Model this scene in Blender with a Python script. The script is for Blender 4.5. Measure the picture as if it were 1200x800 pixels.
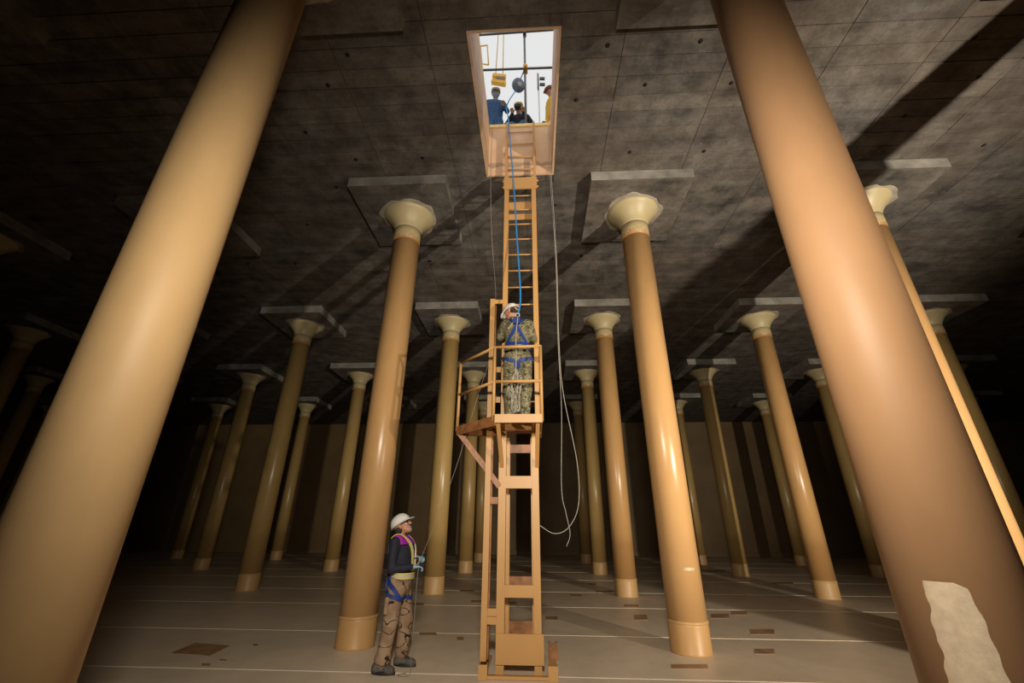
import bpy, math, random
import numpy as np
from mathutils import Vector, Matrix
random.seed(7); rng = np.random.RandomState(5)
sc = bpy.context.scene
for o in list(bpy.data.objects): bpy.data.objects.remove(o)
COL = sc.collection

# ------------------------------------------------------------ camera
CAM = Vector((2.696, -7.435, 1.598)); F_PX = 494.37
PIT, YAW, ROLL = 0.4110, -0.0536, 0.0065
def ray(x, y):
    a = (x-600)/F_PX; b = (400-y)/F_PX
    cr, sr = math.cos(ROLL), math.sin(ROLL); xr = cr*a-sr*b; u = sr*a+cr*b
    cp, sp = math.cos(PIT), math.sin(PIT); yf = cp-sp*u; z = sp+cp*u
    c, s = math.cos(YAW), math.sin(YAW)
    return Vector((c*xr+s*yf, -s*xr+c*yf, z))
def onz(x, y, z): d = ray(x, y); return CAM+d*((z-CAM.z)/d.z)
def ony(x, y, Y): d = ray(x, y); return CAM+d*((Y-CAM.y)/d.y)
fwd = ray(600, 400).normalized(); rgt = (ray(700, 400)-ray(600, 400)).normalized(); upv = (ray(600, 300)-ray(600, 400)).normalized()
cd = bpy.data.cameras.new('camera'); cam = bpy.data.objects.new('camera', cd); COL.objects.link(cam)
M = Matrix.Identity(4)
for r in range(3): M[r][0] = rgt[r]; M[r][1] = upv[r]; M[r][2] = -fwd[r]; M[r][3] = CAM[r]
cam.matrix_world = M; cd.sensor_width = 36; cd.lens = F_PX*36/1200; cd.clip_start = .05; cd.clip_end = 500
sc.camera = cam
sc.view_settings.view_transform = 'Standard'; sc.view_settings.look = 'None'
sc.view_settings.exposure = 0.0; sc.view_settings.gamma = 1; sc.view_settings.use_curve_mapping = False

# ------------------------------------------------------------ sky + the photographers' lamps
w = bpy.data.worlds.new('overcast_sky'); sc.world = w; w.use_nodes = True
bg = w.node_tree.nodes['Background']; bg.inputs[0].default_value = (.96, .97, .96, 1); bg.inputs[1].default_value = .82
def spot(name, loc, target, power, angle, blend, color, size):
    l = bpy.data.lights.new(name, 'SPOT'); l.energy = power; l.spot_size = math.radians(angle); l.spot_blend = blend
    l.color = color; l.shadow_soft_size = size
    o = bpy.data.objects.new(name, l); COL.objects.link(o); o.location = loc
    o.rotation_euler = (Vector(target)-Vector(loc)).to_track_quat('-Z', 'Y').to_euler(); return o
# hand-held flash just behind the camera, and a flood lamp standing to the right of it
spot('camera_flash', (2.70, -7.75, 3.3), (2.65, 0, 3.2), 1420, 124, 1.0, (1, .90, .74), .25)
spot('flood_lamp', (10.4, -8.8, 1.6), (6.8, 3.0, 5.8), 5400, 80, .7, (1, .88, .70), .10)

# ------------------------------------------------------------ materials
def srgb(r, g, b):
    f = lambda c: (c/255/12.92) if c/255 <= .04045 else ((c/255+.055)/1.055)**2.4
    return (f(r), f(g), f(b), 1)
class NT:
    def __init__(s, name):
        s.m = bpy.data.materials.new(name); s.m.use_nodes = True; s.t = s.m.node_tree
        s.b = s.t.nodes['Principled BSDF']
        s.co = s.n('ShaderNodeTexCoord').outputs['Object']
    def n(s, t, **k):
        x = s.t.nodes.new(t)
        for a, v in k.items():
            if a in x.inputs.keys(): 
                if hasattr(v, 'is_linked') or isinstance(v, bpy.types.NodeSocket): s.t.links.new(v, x.inputs[a])
                else: x.inputs[a].default_value = v
            else: setattr(x, a, v)
        return x
    def link(s, a, b): s.t.links.new(a, b)
    def noise(s, scale, detail=4, rough=.55, vec=None, sc3=None):
        v = vec or s.co
        if sc3:
            mp = s.n('ShaderNodeMapping'); mp.inputs['Scale'].default_value = sc3; s.link(v, mp.inputs[0]); v = mp.outputs[0]
        x = s.n('ShaderNodeTexNoise'); s.link(v, x.inputs['Vector']); x.inputs['Scale'].default_value = scale
        x.inputs['Detail'].default_value = detail; x.inputs['Roughness'].default_value = rough; return x.outputs['Fac']
    def ramp(s, fac, stops, const=False):
        x = s.n('ShaderNodeValToRGB'); s.link(fac, x.inputs[0]); cr = x.color_ramp
        if const: cr.interpolation = 'CONSTANT'
        while len(cr.elements) < len(stops): cr.elements.new(.5)
        for e, (p, c) in zip(cr.elements, stops): e.position = p; e.color = c if len(c) == 4 else (*c, 1)
        return x.outputs[0]
    def mix(s, fac, a, b, mode='MIX'):
        x = s.n('ShaderNodeMix', data_type='RGBA', blend_type=mode)
        for i, v in ((0, fac), (6, a), (7, b)):
            if isinstance(v, (int, float, tuple)): x.inputs[i].default_value = v
            else: s.link(v, x.inputs[i])
        return x.outputs[2]
    def col(s, c):
        if isinstance(c, tuple): s.b.inputs['Base Color'].default_value = c
        else: s.link(c, s.b.inputs['Base Color'])
    def bump(s, h, strength=.3, dist=.01):
        x = s.n('ShaderNodeBump'); x.inputs['Strength'].default_value = strength; x.inputs['Distance'].default_value = dist
        s.link(h, x.inputs['Height']); s.link(x.outputs[0], s.b.inputs['Normal'])
    def rough(s, r, metal=0, spec=.5):
        s.b.inputs['Roughness'].default_value = r; s.b.inputs['Metallic'].default_value = metal
        s.b.inputs['Specular IOR Level'].default_value = spec
MATS = {}
def plain(name, c, r=.6, metal=0, var=.12, scale=9, bump=0.0):
    k = NT(name); f = k.noise(scale, 3)
    d = tuple(max(0, v*(1-var)) for v in c[:3])+(1,); l = tuple(min(1, v*(1+var)) for v in c[:3])+(1,)
    k.col(k.ramp(f, [(.3, d), (.7, l)])); k.rough(r, metal)
    if bump: k.bump(k.noise(scale*6, 3), bump, .004)
    MATS[name] = k.m; return k.m
def paint(name, c, r=.33, stain=False, orange=0):
    """gloss tank paint with faint roller mottling and a tide mark left by the stored liquid"""
    k = NT(name); f = k.noise(1.1, 4); g = k.noise(7, 3, .5, None, (1, 1, .35))
    base = k.mix(k.ramp(f, [(.35, (0, 0, 0)), (.7, (1, 1, 1))]), tuple(v*.93 for v in c[:3])+(1,), c)
    base = k.mix(.16, base, k.ramp(g, [(.3, tuple(v*.72 for v in c[:3])), (.7, tuple(min(1, v*1.12) for v in c[:3]))]))
    if stain:
        sp = k.n('ShaderNodeSeparateXYZ'); k.link(k.co, sp.inputs[0])
        wob = k.n('ShaderNodeMath', operation='MULTIPLY_ADD'); k.link(k.noise(1.6, 3), wob.inputs[0]); wob.inputs[1].default_value = .22; k.link(sp.outputs[2], wob.inputs[2])
        band = k.ramp(k.n('ShaderNodeMapRange', **{'Value': wob.outputs[0], 'From Min': 0., 'From Max': 8.}).outputs[0],
                      [(0, (1, 1, 1)), (.155, (.85, .85, .85)), (.19, (.16, .16, .16)), (.24, (0, 0, 0)), (.87, (0, 0, 0)), (.905, (.55, .55, .55))])
        st = k.mix(.8, base, (c[0]*.66, c[1]*.60, c[2]*.52, 1))
        base = k.mix(band, base, st)
    k.col(base); k.rough(r); k.bump(k.noise(30, 2), .05, .004); MATS[name] = k.m; return k.m
SHAFT_A = paint('orange_tan_tank_paint', (.60, .345, .138, 1), .30, True)
SHAFT_B = paint('ochre_tank_paint', (.52, .345, .13, 1), .30, True)
SHAFT_N = paint('pale_tan_tank_paint', (.54, .350, .165, 1), .55)
SHAFT_R = paint('pinkish_tan_tank_paint', (.45, .252, .125, 1), .55)
SHAFT_0 = paint('plain_orange_tan_paint', (.61, .355, .148, 1), .30)
FOOT0 = paint('plain_orange_foot_paint', (.58, .335, .135, 1), .40)
FOOT = paint('foot_tank_paint', (.56, .345, .145, 1), .45)
CREAM = paint('cream_neck_paint', (.52, .43, .24, 1), .45)
k = NT('rust_streaked_neck_paint'); sp = k.n('ShaderNodeSeparateXYZ'); k.link(k.co, sp.inputs[0])
wob = k.n('ShaderNodeMath', operation='MULTIPLY_ADD'); k.link(k.noise(22, 5, .7, None, (1, 1, .5)), wob.inputs[0]); wob.inputs[1].default_value = .42; k.link(sp.outputs[2], wob.inputs[2])
mr = k.n('ShaderNodeMapRange'); k.link(wob.outputs[0], mr.inputs['Value']); mr.inputs['From Min'].default_value = 7.2; mr.inputs['From Max'].default_value = 7.34
k.col(k.mix(mr.outputs[0], (.40, .20, .065, 1), (.52, .43, .24, 1))); k.rough(.45); NECK = k.m
PLASTER = plain('pale_plaster_ring', (.36, .32, .26, 1), .85, 0, .2, 8, .3)
PRIMER = plain('bare_primer', (.66, .52, .36, 1), .65, 0, .13, 22, .3)
STEEL = paint('tan_steel_paint', (.56, .305, .105, 1), .45)
RUSTY = plain('rust_brown_paint', (.30, .125, .045, 1), .5, 0, .35, 9, .2)

def concrete(name, tint=1.0, lines=True):
    k = NT(name)
    geo = k.n('ShaderNodeNewGeometry').outputs['Position']
    big = k.noise(.55, 5, .62, geo); mid = k.noise(2.3, 6, .68, geo); fine = k.noise(17, 5, .7, geo)
    streak = k.noise(1.3, 5, .6, geo, (.55, 3.4, 1))
    c1 = k.ramp(mid, [(.34, (.045, .041, .039)), (.46, (.14, .126, .113)), (.58, (.24, .213, .187)), (.74, (.36, .325, .29))])
    c2 = k.ramp(streak, [(.34, (.05, .048, .047)), (.5, (.19, .176, .162)), (.68, (.36, .335, .305))])
    c = k.mix(.3, c1, c2)
    c = k.mix(k.ramp(big, [(.42, (0, 0, 0)), (.62, (.45, .45, .45))]), c, (.165, .120, .088, 1))
    c = k.mix(k.ramp(fine, [(.30, (.45, .45, .45)), (.5, (0, 0, 0))]), c, (.075, .065, .056, 1))
    c = k.mix(k.ramp(k.noise(.9, 6, .7, geo), [(.66, (0, 0, 0)), (.76, (.45, .45, .45))]), c, (.52, .48, .43, 1))
    oi = k.n('ShaderNodeObjectInfo').outputs['Random']
    c = k.mix(1.0, c, k.ramp(oi, [(0, (.86*tint, .87*tint, .90*tint)), (1, (1.08*tint, 1.06*tint, 1.03*tint))]), 'MULTIPLY')
    if lines:
        mp = k.n('ShaderNodeMapping'); k.link(geo, mp.inputs[0]); mp.inputs['Location'].default_value = (3.0, 5.3, 0)
        br = k.n('ShaderNodeTexBrick'); k.link(mp.outputs[0], br.inputs['Vector'])
        br.inputs['Scale'].default_value = 1; br.inputs['Brick Width'].default_value = 1.5; br.inputs['Row Height'].default_value = .31
        br.inputs['Mortar Size'].default_value = .006; br.offset = 0
        br.inputs['Color1'].default_value = (1, 1, 1, 1); br.inputs['Color2'].default_value = (.78, .78, .78, 1); br.inputs['Mortar'].default_value = (.25, .25, .25, 1)
        c = k.mix(.85, c, br.outputs[0], 'MULTIPLY')
    k.col(c); k.rough(.85, 0, .3); k.bump(k.noise(24, 6, .7, geo), .45, .012); MATS[name] = k.m; return k.m
CONC = concrete('stained_board_marked_concrete', .76, True)
BOARD = concrete('board_imprint_concrete', .74, False)
PANELC = concrete('drop_panel_concrete', .82, False)
EDGEC = plain('painted_light_panel_edge', (.23, .215, .19, 1), .9, 0, .4, 2.2, .5)  # mottled grey, paler than the panels: light caught by their sides, painted in
HOLE = plain('form_tie_hole_black', (.012, .010, .009, 1), .9)

k = NT('coated_floor'); g = k.n('ShaderNodeNewGeometry').outputs['Position']
f1 = k.noise(.35, 5, .6, g); f2 = k.noise(3.2, 5, .65, g)
c = k.ramp(f1, [(.3, (.64, .51, .37)), (.55, (.76, .63, .48)), (.75, (.82, .70, .55))])
c = k.mix(k.ramp(f2, [(.3, (.35, .35, .35)), (.55, (0, 0, 0))]), c, (.54, .41, .28, 1))
c = k.mix(k.ramp(k.noise(.8, 5, .7, g), [(.64, (0, 0, 0)), (.78, (.5, .5, .5))]), c, (.36, .24, .12, 1))
k.col(c); k.rough(.42); k.bump(f2, .08, .01); FLOORM = k.m
SEAL = plain('pale_joint_sealant', (.92, .84, .68, 1), .55, 0, .08)
PATCH = plain('brown_repair_patch', (.36, .21, .11, 1), .5, 0, .3, 4)
k = NT('tank_wall_coating'); g = k.n('ShaderNodeNewGeometry').outputs['Position']
c = k.ramp(k.noise(.5, 5, .6, g), [(.3, (.17, .105, .045)), (.7, (.25, .165, .075))])
k.col(k.mix(k.ramp(k.noise(2.5, 5, .6, g, (1.5, 1, .25)), [(.35, (.4, .4, .4)), (.6, (0, 0, 0))]), c, (.19, .13, .07, 1))); k.rough(.6); WALLM = k.m
k = NT('hatch_shaft_paint'); g = k.n('ShaderNodeNewGeometry').outputs['Position']
c = k.ramp(k.noise(3, 5, .6, g, (1, 1, .5)), [(.3, (.62, .40, .24)), (.7, (.78, .55, .36))])
sp = k.n('ShaderNodeSeparateXYZ'); k.link(g, sp.inputs[0]); wob = k.n('ShaderNodeMath', operation='MULTIPLY_ADD'); k.link(k.noise(6, 5, .7, g), wob.inputs[0]); wob.inputs[1].default_value = .30; k.link(sp.outputs[2], wob.inputs[2])
mr = k.n('ShaderNodeMapRange'); k.link(wob.outputs[0], mr.inputs['Value']); mr.inputs['From Min'].default_value = 8.0; mr.inputs['From Max'].default_value = 8.6
c = k.mix(k.ramp(mr.outputs[0], [(0, (0, 0, 0)), (.40, (0, 0, 0)), (.46, (.75, .75, .75)), (.56, (.5, .5, .5)), (.62, (0, 0, 0))]), c, (.25, .18, .13, 1))
k.col(k.mix(k.ramp(k.noise(5, 5, .7, g, (.7, .7, 3)), [(.62, (0, 0, 0)), (.72, (.7, .7, .7))]), c, (.30, .22, .17, 1))); k.rough(.55); SHAFTM = k.m
LIPY = plain('yellow_cream_lip', (.86, .62, .25, 1), .5, 0, .2, 12)
GALV = plain('galvanised_tube', (.20, .19, .18, 1), .45, .6, .15)
YEL = plain('yellow_machine_paint', (.85, .45, .03, 1), .45)
STEELD = plain('dark_metal', (.05, .05, .055, 1), .4, .3)
WHITE = plain('white_helmet_plastic', (.78, .76, .72, 1), .3, 0, .04)
SKIN = plain('skin', (.50, .25, .15, 1), .5, 0, .1, 30)
BEARD = plain('grey_beard', (.34, .28, .24, 1), .8, 0, .3, 60)
HAIR = plain('dark_hair', (.03, .022, .018, 1), .8)
NAVY = plain('navy_shirt', (.012, .014, .028, 1), .8, 0, .3, 14, .5)
PURPLE = plain('purple_vest', (.30, .012, .30, 1), .7, 0, .2, 14, .4)
YTRIM = plain('yellow_reflective_trim', (.72, .60, .10, 1), .5)
SILVER = plain('silver_reflective_band', (.52, .48, .38, 1), .4)
BLUE = plain('blue_harness_webbing', (.010, .040, .21, 1), .6, 0, .2, 40)
LBLUE = plain('bright_blue_webbing', (.02, .22, .55, 1), .5)
GLOVE = plain('pale_blue_glove', (.22, .42, .58, 1), .6)
ROPE = plain('off_white_rope', (.42, .39, .34, 1), .8, 0, .25, 60)
ROPEC = plain('weathered_rope', (.40, .36, .28, 1), .85, 0, .45, 50)
ROPED = plain('grey_cord', (.26, .23, .20, 1), .8, 0, .25, 60)
BOOTG = plain('grey_boot_suede', (.10, .09, .08, 1), .7, 0, .5, 30)
BLACK = plain('black_rubber', (.014, .013, .013, 1), .6)
DENIM = plain('blue_coverall', (.035, .10, .24, 1), .75, 0, .25, 14, .4)
TAN = plain('tan_collar', (.42, .36, .28, 1), .8)
MASK = plain('blue_face_mask', (.16, .34, .52, 1), .7)
HIVIS = plain('orange_yellow_jacket', (.95, .52, .02, 1), .6, 0, .15)
GREYR = plain('grey_blue_reel', (.16, .20, .28, 1), .35, .3, .3, 20)
def camo(name, cols, scale):
    k = NT(name); a = k.noise(scale, 3, .5); b = k.noise(scale*2.3, 3, .5, None, (1, 1, .6)); d = k.noise(scale*3.1, 2, .5, None, (.8, .8, 1.4))
    c = k.ramp(a, [(0, cols[0]), (.50, cols[1])], True)
    c = k.mix(k.ramp(b, [(0, (0, 0, 0)), (.56, (1, 1, 1))], True), c, cols[2]); c = k.mix(k.ramp(d, [(0, (0, 0, 0)), (.60, (1, 1, 1))], True), c, cols[3])
    k.col(c); k.rough(.85, 0, .2); k.bump(k.noise(11, 4), .5, .012); return k.m
CAMO = camo('woodland_speckled_camouflage', ((.20, .17, .10, 1), (.13, .12, .062, 1), (.055, .052, .032, 1), (.33, .29, .19, 1)), 12)
k = NT('desert_camouflage')
c = k.ramp(k.noise(5, 3), [(.45, (.34, .235, .15)), (.55, (.26, .165, .105))])
nz = k.noise(3.4, 2, .4, None, (1, 1, 1.7))
k.col(k.mix(k.ramp(nz, [(0, (0, 0, 0)), (.42, (1, 1, 1)), (.438, (0, 0, 0)), (.555, (1, 1, 1)), (.578, (0, 0, 0))], True), c, (.035, .02, .014, 1))); k.rough(.85, 0, .2); k.bump(k.noise(9, 4), .5, .014); DESERT = k.m

# ------------------------------------------------------------ mesh helpers (world coordinates, stored relative to the root)
class MB:
    def __init__(s): s.v = []; s.f = []; s.sm = []
    def add(s, vs, fs, smooth=False):
        n = len(s.v); s.v += [tuple(v) for v in vs]; s.f += [tuple(i+n for i in f) for f in fs]; s.sm += [smooth]*len(fs); return s
    def box(s, x0, x1, y0, y1, z0, z1):
        vs = [(x, y, z) for x in (x0, x1) for y in (y0, y1) for z in (z0, z1)]
        return s.add(vs, [(0, 1, 3, 2), (4, 6, 7, 5), (0, 4, 5, 1), (2, 3, 7, 6), (0, 2, 6, 4), (1, 5, 7, 3)])
    def prism(s, poly, z0, z1):
        n = len(poly); vs = [(x, y, z0) for x, y in poly]+[(x, y, z1) for x, y in poly]
        return s.add(vs, [tuple(range(n-1, -1, -1)), tuple(range(n, 2*n))]+[(i, (i+1) % n, n+(i+1) % n, n+i) for i in range(n)])
    def bar(s, a, b, w, h, up=(0, 0, 1)):
        a, b = Vector(a), Vector(b); d = (b-a).normalized(); u = Vector(up)
        sd = d.cross(u).normalized(); u = sd.cross(d).normalized()
        vs = []
        for p in (a, b):
            for i, j in ((-1, -1), (1, -1), (1, 1), (-1, 1)): vs.append(p+sd*(i*w/2)+u*(j*h/2))
        return s.add(vs, [(3, 2, 1, 0), (4, 5, 6, 7)]+[(i, (i+1) % 4, 4+(i+1) % 4, 4+i) for i in range(4)])
    def tube(s, pts, r, seg=8, smooth=True):
        pts = [Vector(p) for p in pts]; n = len(pts); vs = []; fs = []; u = None
        for i, p in enumerate(pts):
            t = (pts[min(i+1, n-1)]-pts[max(i-1, 0)]).normalized()
            if u is None: u = t.orthogonal().normalized()
            u = (u-t*u.dot(t)).normalized(); v = t.cross(u); rr = r[i] if isinstance(r, (list, tuple)) else r
            for k in range(seg):
                a = 2*math.pi*k/seg; vs.append(p+u*(math.cos(a)*rr)+v*(math.sin(a)*rr))
        for i in range(n-1):
            for k in range(seg): fs.append((i*seg+k, i*seg+(k+1) % seg, (i+1)*seg+(k+1) % seg, (i+1)*seg+k))
        fs += [tuple(range(seg-1, -1, -1)), tuple((n-1)*seg+k for k in range(seg))]
        return s.add(vs, fs, smooth)
    def lathe(s, prof, c=(0, 0, 0), seg=48, frame=None, smooth=True, wob=None, cap=True):
        c = Vector(c); X, Y, Z = frame or (Vector((1, 0, 0)), Vector((0, 1, 0)), Vector((0, 0, 1))); vs = []; fs = []
        for q, (r, z) in enumerate(prof):
            for k in range(seg):
                a = 2*math.pi*k/seg; rr = r*(1+(wob(a, q) if wob else 0)); vs.append(c+X*(math.cos(a)*rr)+Y*(math.sin(a)*rr)+Z*z)
        n = len(prof)
        for i in range(n-1):
            for k in range(seg): fs.append((i*seg+k, i*seg+(k+1) % seg, (i+1)*seg+(k+1) % seg, (i+1)*seg+k))
        if cap: fs += [tuple(range(seg-1, -1, -1)), tuple((n-1)*seg+k for k in range(seg))]
        return s.add(vs, fs, smooth)
def catmull(pts, n=8):
    P = [Vector(p) for p in pts]; P = [2*P[0]-P[1]]+P+[2*P[-1]-P[-2]]; out = []
    for i in range(1, len(P)-2):
        for j in range(n):
            t = j/n; a, b, c, d = P[i-1:i+3]
            out.append(.5*((2*b)+(c-a)*t+(2*a-5*b+4*c-d)*t*t+(3*b-a-3*c+d)*t**3))
    out.append(P[-2]); return out
def mesh(name, mb, mat, origin=(0, 0, 0)):
    me = bpy.data.meshes.new(name); ox, oy, oz = origin
    me.from_pydata([(x-ox, y-oy, z-oz) for x, y, z in mb.v], [], mb.f)
    me.polygons.foreach_set('use_smooth', mb.sm); me.materials.append(mat); me.update(); return me
def origin_of(p):
    o = Vector(p.location)
    while p.parent: p = p.parent; o += Vector(p.location)
    return o
def part(name, mb, mat, parent, label=None):
    o = bpy.data.objects.new(name, mesh(name, mb, mat, origin_of(parent))); COL.objects.link(o); o.parent = parent
    if label: o['label'] = label
    return o
def tag(o, label, cat, group=None):
    o['label'] = label; o['category'] = cat
    if group: o['group'] = group
    return o
def thing(name, loc, label, cat, group=None):
    o = bpy.data.objects.new(name, None); COL.objects.link(o); o.location = loc; o.empty_display_size = .1
    return tag(o, label, cat, group)
def solo(name, mb, mat, loc, label, cat, group=None):
    o = bpy.data.objects.new(name, mesh(name, mb, mat, loc)); COL.objects.link(o); o.location = loc
    return tag(o, label, cat, group)
def struct(name, mb, mat):
    o = bpy.data.objects.new(name, mesh(name, mb, mat)); COL.objects.link(o); o['kind'] = 'structure'; return o
B = lambda *a: MB().box(*a)

# ------------------------------------------------------------ the tank shell
X0, X1, Y0, Y1, ZC, ZP, ZR = -30., 36., -22., 20.8, 7.90, 7.675, 9.15
floor = struct('floor', B(X0-.3, X1+.3, Y0-.3, Y1+.3, -.3, -.004), SEAL)
joints = [-22, -19, -16.6, -14.2, -11.8, -9.5, -7.4, -5.4, -3.4, -1.42, .60, 3.15, 5.4, 8.1, 10.6, 13.2, 15.8, 18.3, 20.8]
for a, b in zip(joints[:-1], joints[1:]):
    part('floor_slab', B(X0, X1, a+.022, b-.022, -.10, 0), FLOORM, floor)
patches = [[(200,765),(246,768),(270,756),(229,753)], (297,303,754,756.5), (258,266,772,774), (237,247,777,780), (744,759,720,726), (787,830,778,783), (834,855,719,724),
 (858,876,716,720), (880,908,737,743), (885,908,760,766), (732,749,708,711), (640,654,722,726), (699,719,692,694), (669,682,696,699), (553,565,703,706), (595,606,705,708),
 (600,609,675,677), (540,556,691,693), (536,544,746,750), (492,512,741,744), (484,497,706,709), (690,699,683,685), (905,930,682,684), (820,850,668,670)]
for q in patches:
    px = q if isinstance(q, list) else [(q[0], q[3]), (q[1], q[3]), (q[1]-1, q[2]), (q[0]-1, q[2])]
    part('repair_patch', MB().prism([onz(x, y, .002)[:2] for x, y in px], -.01, .003), PATCH, floor)
struct('wall_back', B(X0-.3, X1+.3, Y1, Y1+.3, -.3, ZC+.2), WALLM)
struct('wall_front', B(X0-.3, X1+.3, Y0-.3, Y0, -.3, ZC+.2), WALLM)
struct('wall_left', B(X0-.3, X0, Y0, Y1, -.3, ZC+.2), WALLM)
struct('wall_right', B(X1, X1+.3, Y0, Y1, -.3, ZC+.2), WALLM)
bb = MB(); bb.prism([(X0, Y1), (X0, Y1-.12), (X1, Y1-.12), (X1, Y1)], 0, .22); struct('baseboard_back', bb, WALLM)
HX0, HX1, HY0, HY1 = 1.87, 3.12, -3.78, -1.18     # roof hatch opening
t = .035
ce = MB(); ZS = ZC+.012
for a in ((X0-.3, HX0-t, Y0-.3, Y1+.3), (HX1+t, X1+.3, Y0-.3, Y1+.3), (HX0-t, HX1+t, Y0-.3, HY0-t), (HX0-t, HX1+t, HY1+t, Y1+.3)): ce.box(*a, ZS, ZR)
ceiling = struct('ceiling', ce, CONC)
cols_xy = {}
for j in range(-1, 4):
    for i in range(-5, 7): cols_xy[i, j] = (5.*i-(.4 if (i, j) == (2, -1) else 0), 5.*j)
for k_, v_ in {(-4,2):(-20.08,9.96),(-3,1):(-14.82,5.02),(-2,2):(-9.98,10.),(-2,3):(-10.,15.05),(-1,1):(-4.91,4.95),(-1,2):(-4.97,10.03),(0,-1):(.05,-4.96),(0,0):(.08,-.27),(0,1):(.06,4.87),(0,2):(.08,10.07),(1,-1):(4.84,-4.84),(1,0):(4.84,-.21),(1,1):(4.95,4.88),(1,2):(5.01,10.05),(1,3):(5.07,15.07),(2,0):(9.45,-.25),(2,1):(9.87,5.),(2,2):(9.99,10.09),(2,3):(10.33,15.01),(3,2):(14.88,10.21),(3,3):(14.95,15.15)}.items(): cols_xy[k_] = v_
PH = .97
def in_panel(x0, x1, y0, y1):
    for cx, cy in cols_xy.values():
        if x0 > cx-PH and x1 < cx+PH and y0 > cy-PH and y1 < cy+PH: return True
    return False
# imprint of each form board: cheap boxes standing a few millimetres proud of the slab
bx = [-6.2, -4.6, -3.02, -1.65, -.15, 1.25, 2.6, 4.05, 5.6, 7.12, 8.5, 9.9, 11.15, 12.7]
y = -5.2; rows = []
while y < 1.4: rows.append((y, y+.31+random.uniform(-.015, .015))); y = rows[-1][1]
nb = 0
for (a, b) in rows:
    for x0, x1 in zip(bx[:-1], bx[1:]):
        segs = [(x0, x1)]
        if b > HY0-t and a < HY1+t:
            if x0 < HX0-t < x1: segs = [(x0, HX0-t)]
            elif x0 < HX1+t < x1: segs = [(HX1+t, x1)]
        for u, v in segs:
            if in_panel(u, v, a, b) or nb >= 300: continue
            d = random.uniform(-.003, .006); nb += 1
            part('form_board', B(u+.005, v-.005, a+.006, b-.006, ZC-.012-d, ZS+.01), BOARD, ceiling)
for (i, j), (cx, cy) in cols_xy.items():
    m = MB(); ch = .03
    m.box(cx-PH, cx+PH, cy-PH, cy+PH, ZP, ZS+.02)
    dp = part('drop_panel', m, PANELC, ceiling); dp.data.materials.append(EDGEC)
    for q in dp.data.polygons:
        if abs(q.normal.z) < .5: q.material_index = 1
for x, y in [(712,53),(821,48),(756,99),(857,97),(675,117),(738,178),(825,177),(446,14),(407,64),(384,100),(358,155),(417,187),(495,185),(394,219),(1142,44),(1147,90),(1060,136),(1153,170),(504,306),(360,263),(290,309),(346,309),(651,240),(681,300)]:
    p = onz(x, y, ZC-.015); part('tie_hole', MB().lathe([(.035, 0), (.04, .02)], (p.x, p.y, ZC-.019), 8), HOLE, ceiling)

# hatch shaft
hatch = thing('roof_hatch', ((HX0+HX1)/2, HY1, ZC), 'bright open rectangular roof hatch with beige painted shaft walls', 'hatch')
zb, zt = ZC-.02, ZR+.03
part('shaft_wall', B(HX0-t, HX1+t, HY1, HY1+t, zb, zt), SHAFTM, hatch)
part('shaft_wall', B(HX0-t, HX1+t, HY0-t, HY0, ZC-.003, zt), SHAFTM, hatch)
part('shaft_wall', B(HX0-t, HX0, HY0, HY1, zb, zt), SHAFTM, hatch)
part('shaft_wall', B(HX1, HX1+t, HY0, HY1, zb, zt), SHAFTM, hatch)
lp = MB(); lp.box(HX0-.02, HX1+.02, HY1-.03, HY1+t+.14, zt, zt+.07); part('hatch_lip', lp, LIPY, hatch, 'yellow edged far lip of the hatch')

# ------------------------------------------------------------ columns
RC = .27
def lathe_part(name, prof, mat, seg=40, wob=None): return mesh(name, MB().lathe(prof, seg=seg, wob=wob), mat)
def colset(mat):
    return dict(shaft=lathe_part('shaft', [(RC, .36), (RC, 3), (RC, 6.98)], mat))
SH = {'a': colset(SHAFT_A), 'b': colset(SHAFT_B), '0': colset(SHAFT_0), 'n': colset(SHAFT_N), 'r': colset(SHAFT_R)}
me_foot = lathe_part('foot_section', [(RC+.014, 0), (RC+.005, .02), (RC+.004, .34), (RC+.003, .37)], FOOT)
me_foot0 = me_foot.copy(); me_foot0.materials[0] = FOOT0
me_seam = lathe_part('weld_seam', [(RC+.004, .355), (RC+.009, .365), (RC+.009, .385), (RC, .395)], FOOT, 40, lambda a, q: .006*math.sin(7*a))
me_neck = lathe_part('neck', [(RC+.003, 6.965), (RC+.003, 7.12), (RC+.004, 7.285)], NECK)
flare = [(RC+.004, 7.28)]+[(RC+.004+.235*(u**1.7), 7.28+u*.36) for u in [i/10 for i in range(1, 11)]]+[(RC+.245, ZP-.012), (RC+.235, ZP+.005)]
me_cap = lathe_part('capital', flare, CREAM)
me_ring = lathe_part('plaster_ring', [(RC+.30, ZP-.007), (RC+.33, ZP+.005)], PLASTER, 40, lambda a, q: .05*math.sin(3*a+1)+.035*math.sin(8*a)+.02*math.sin(13*a))
ORD = {1: 'first', 2: 'second', 3: 'third', 4: 'fourth', 5: 'fifth', 6: 'sixth'}
ROWN = {0: 'second', 1: 'third', 2: 'fourth', 3: 'fifth'}
def visible(cx, cy):
    for z in np.linspace(0, 7.6, 30):
        for dx in (-.4, .4):
            v = Vector((cx+dx, cy, z))-CAM; d = v.dot(fwd)
            if d > .3 and abs(v.dot(rgt)/d*F_PX) < 640 and abs(v.dot(upv)/d*F_PX) < 420: return True
    return False
columns = {}
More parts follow.
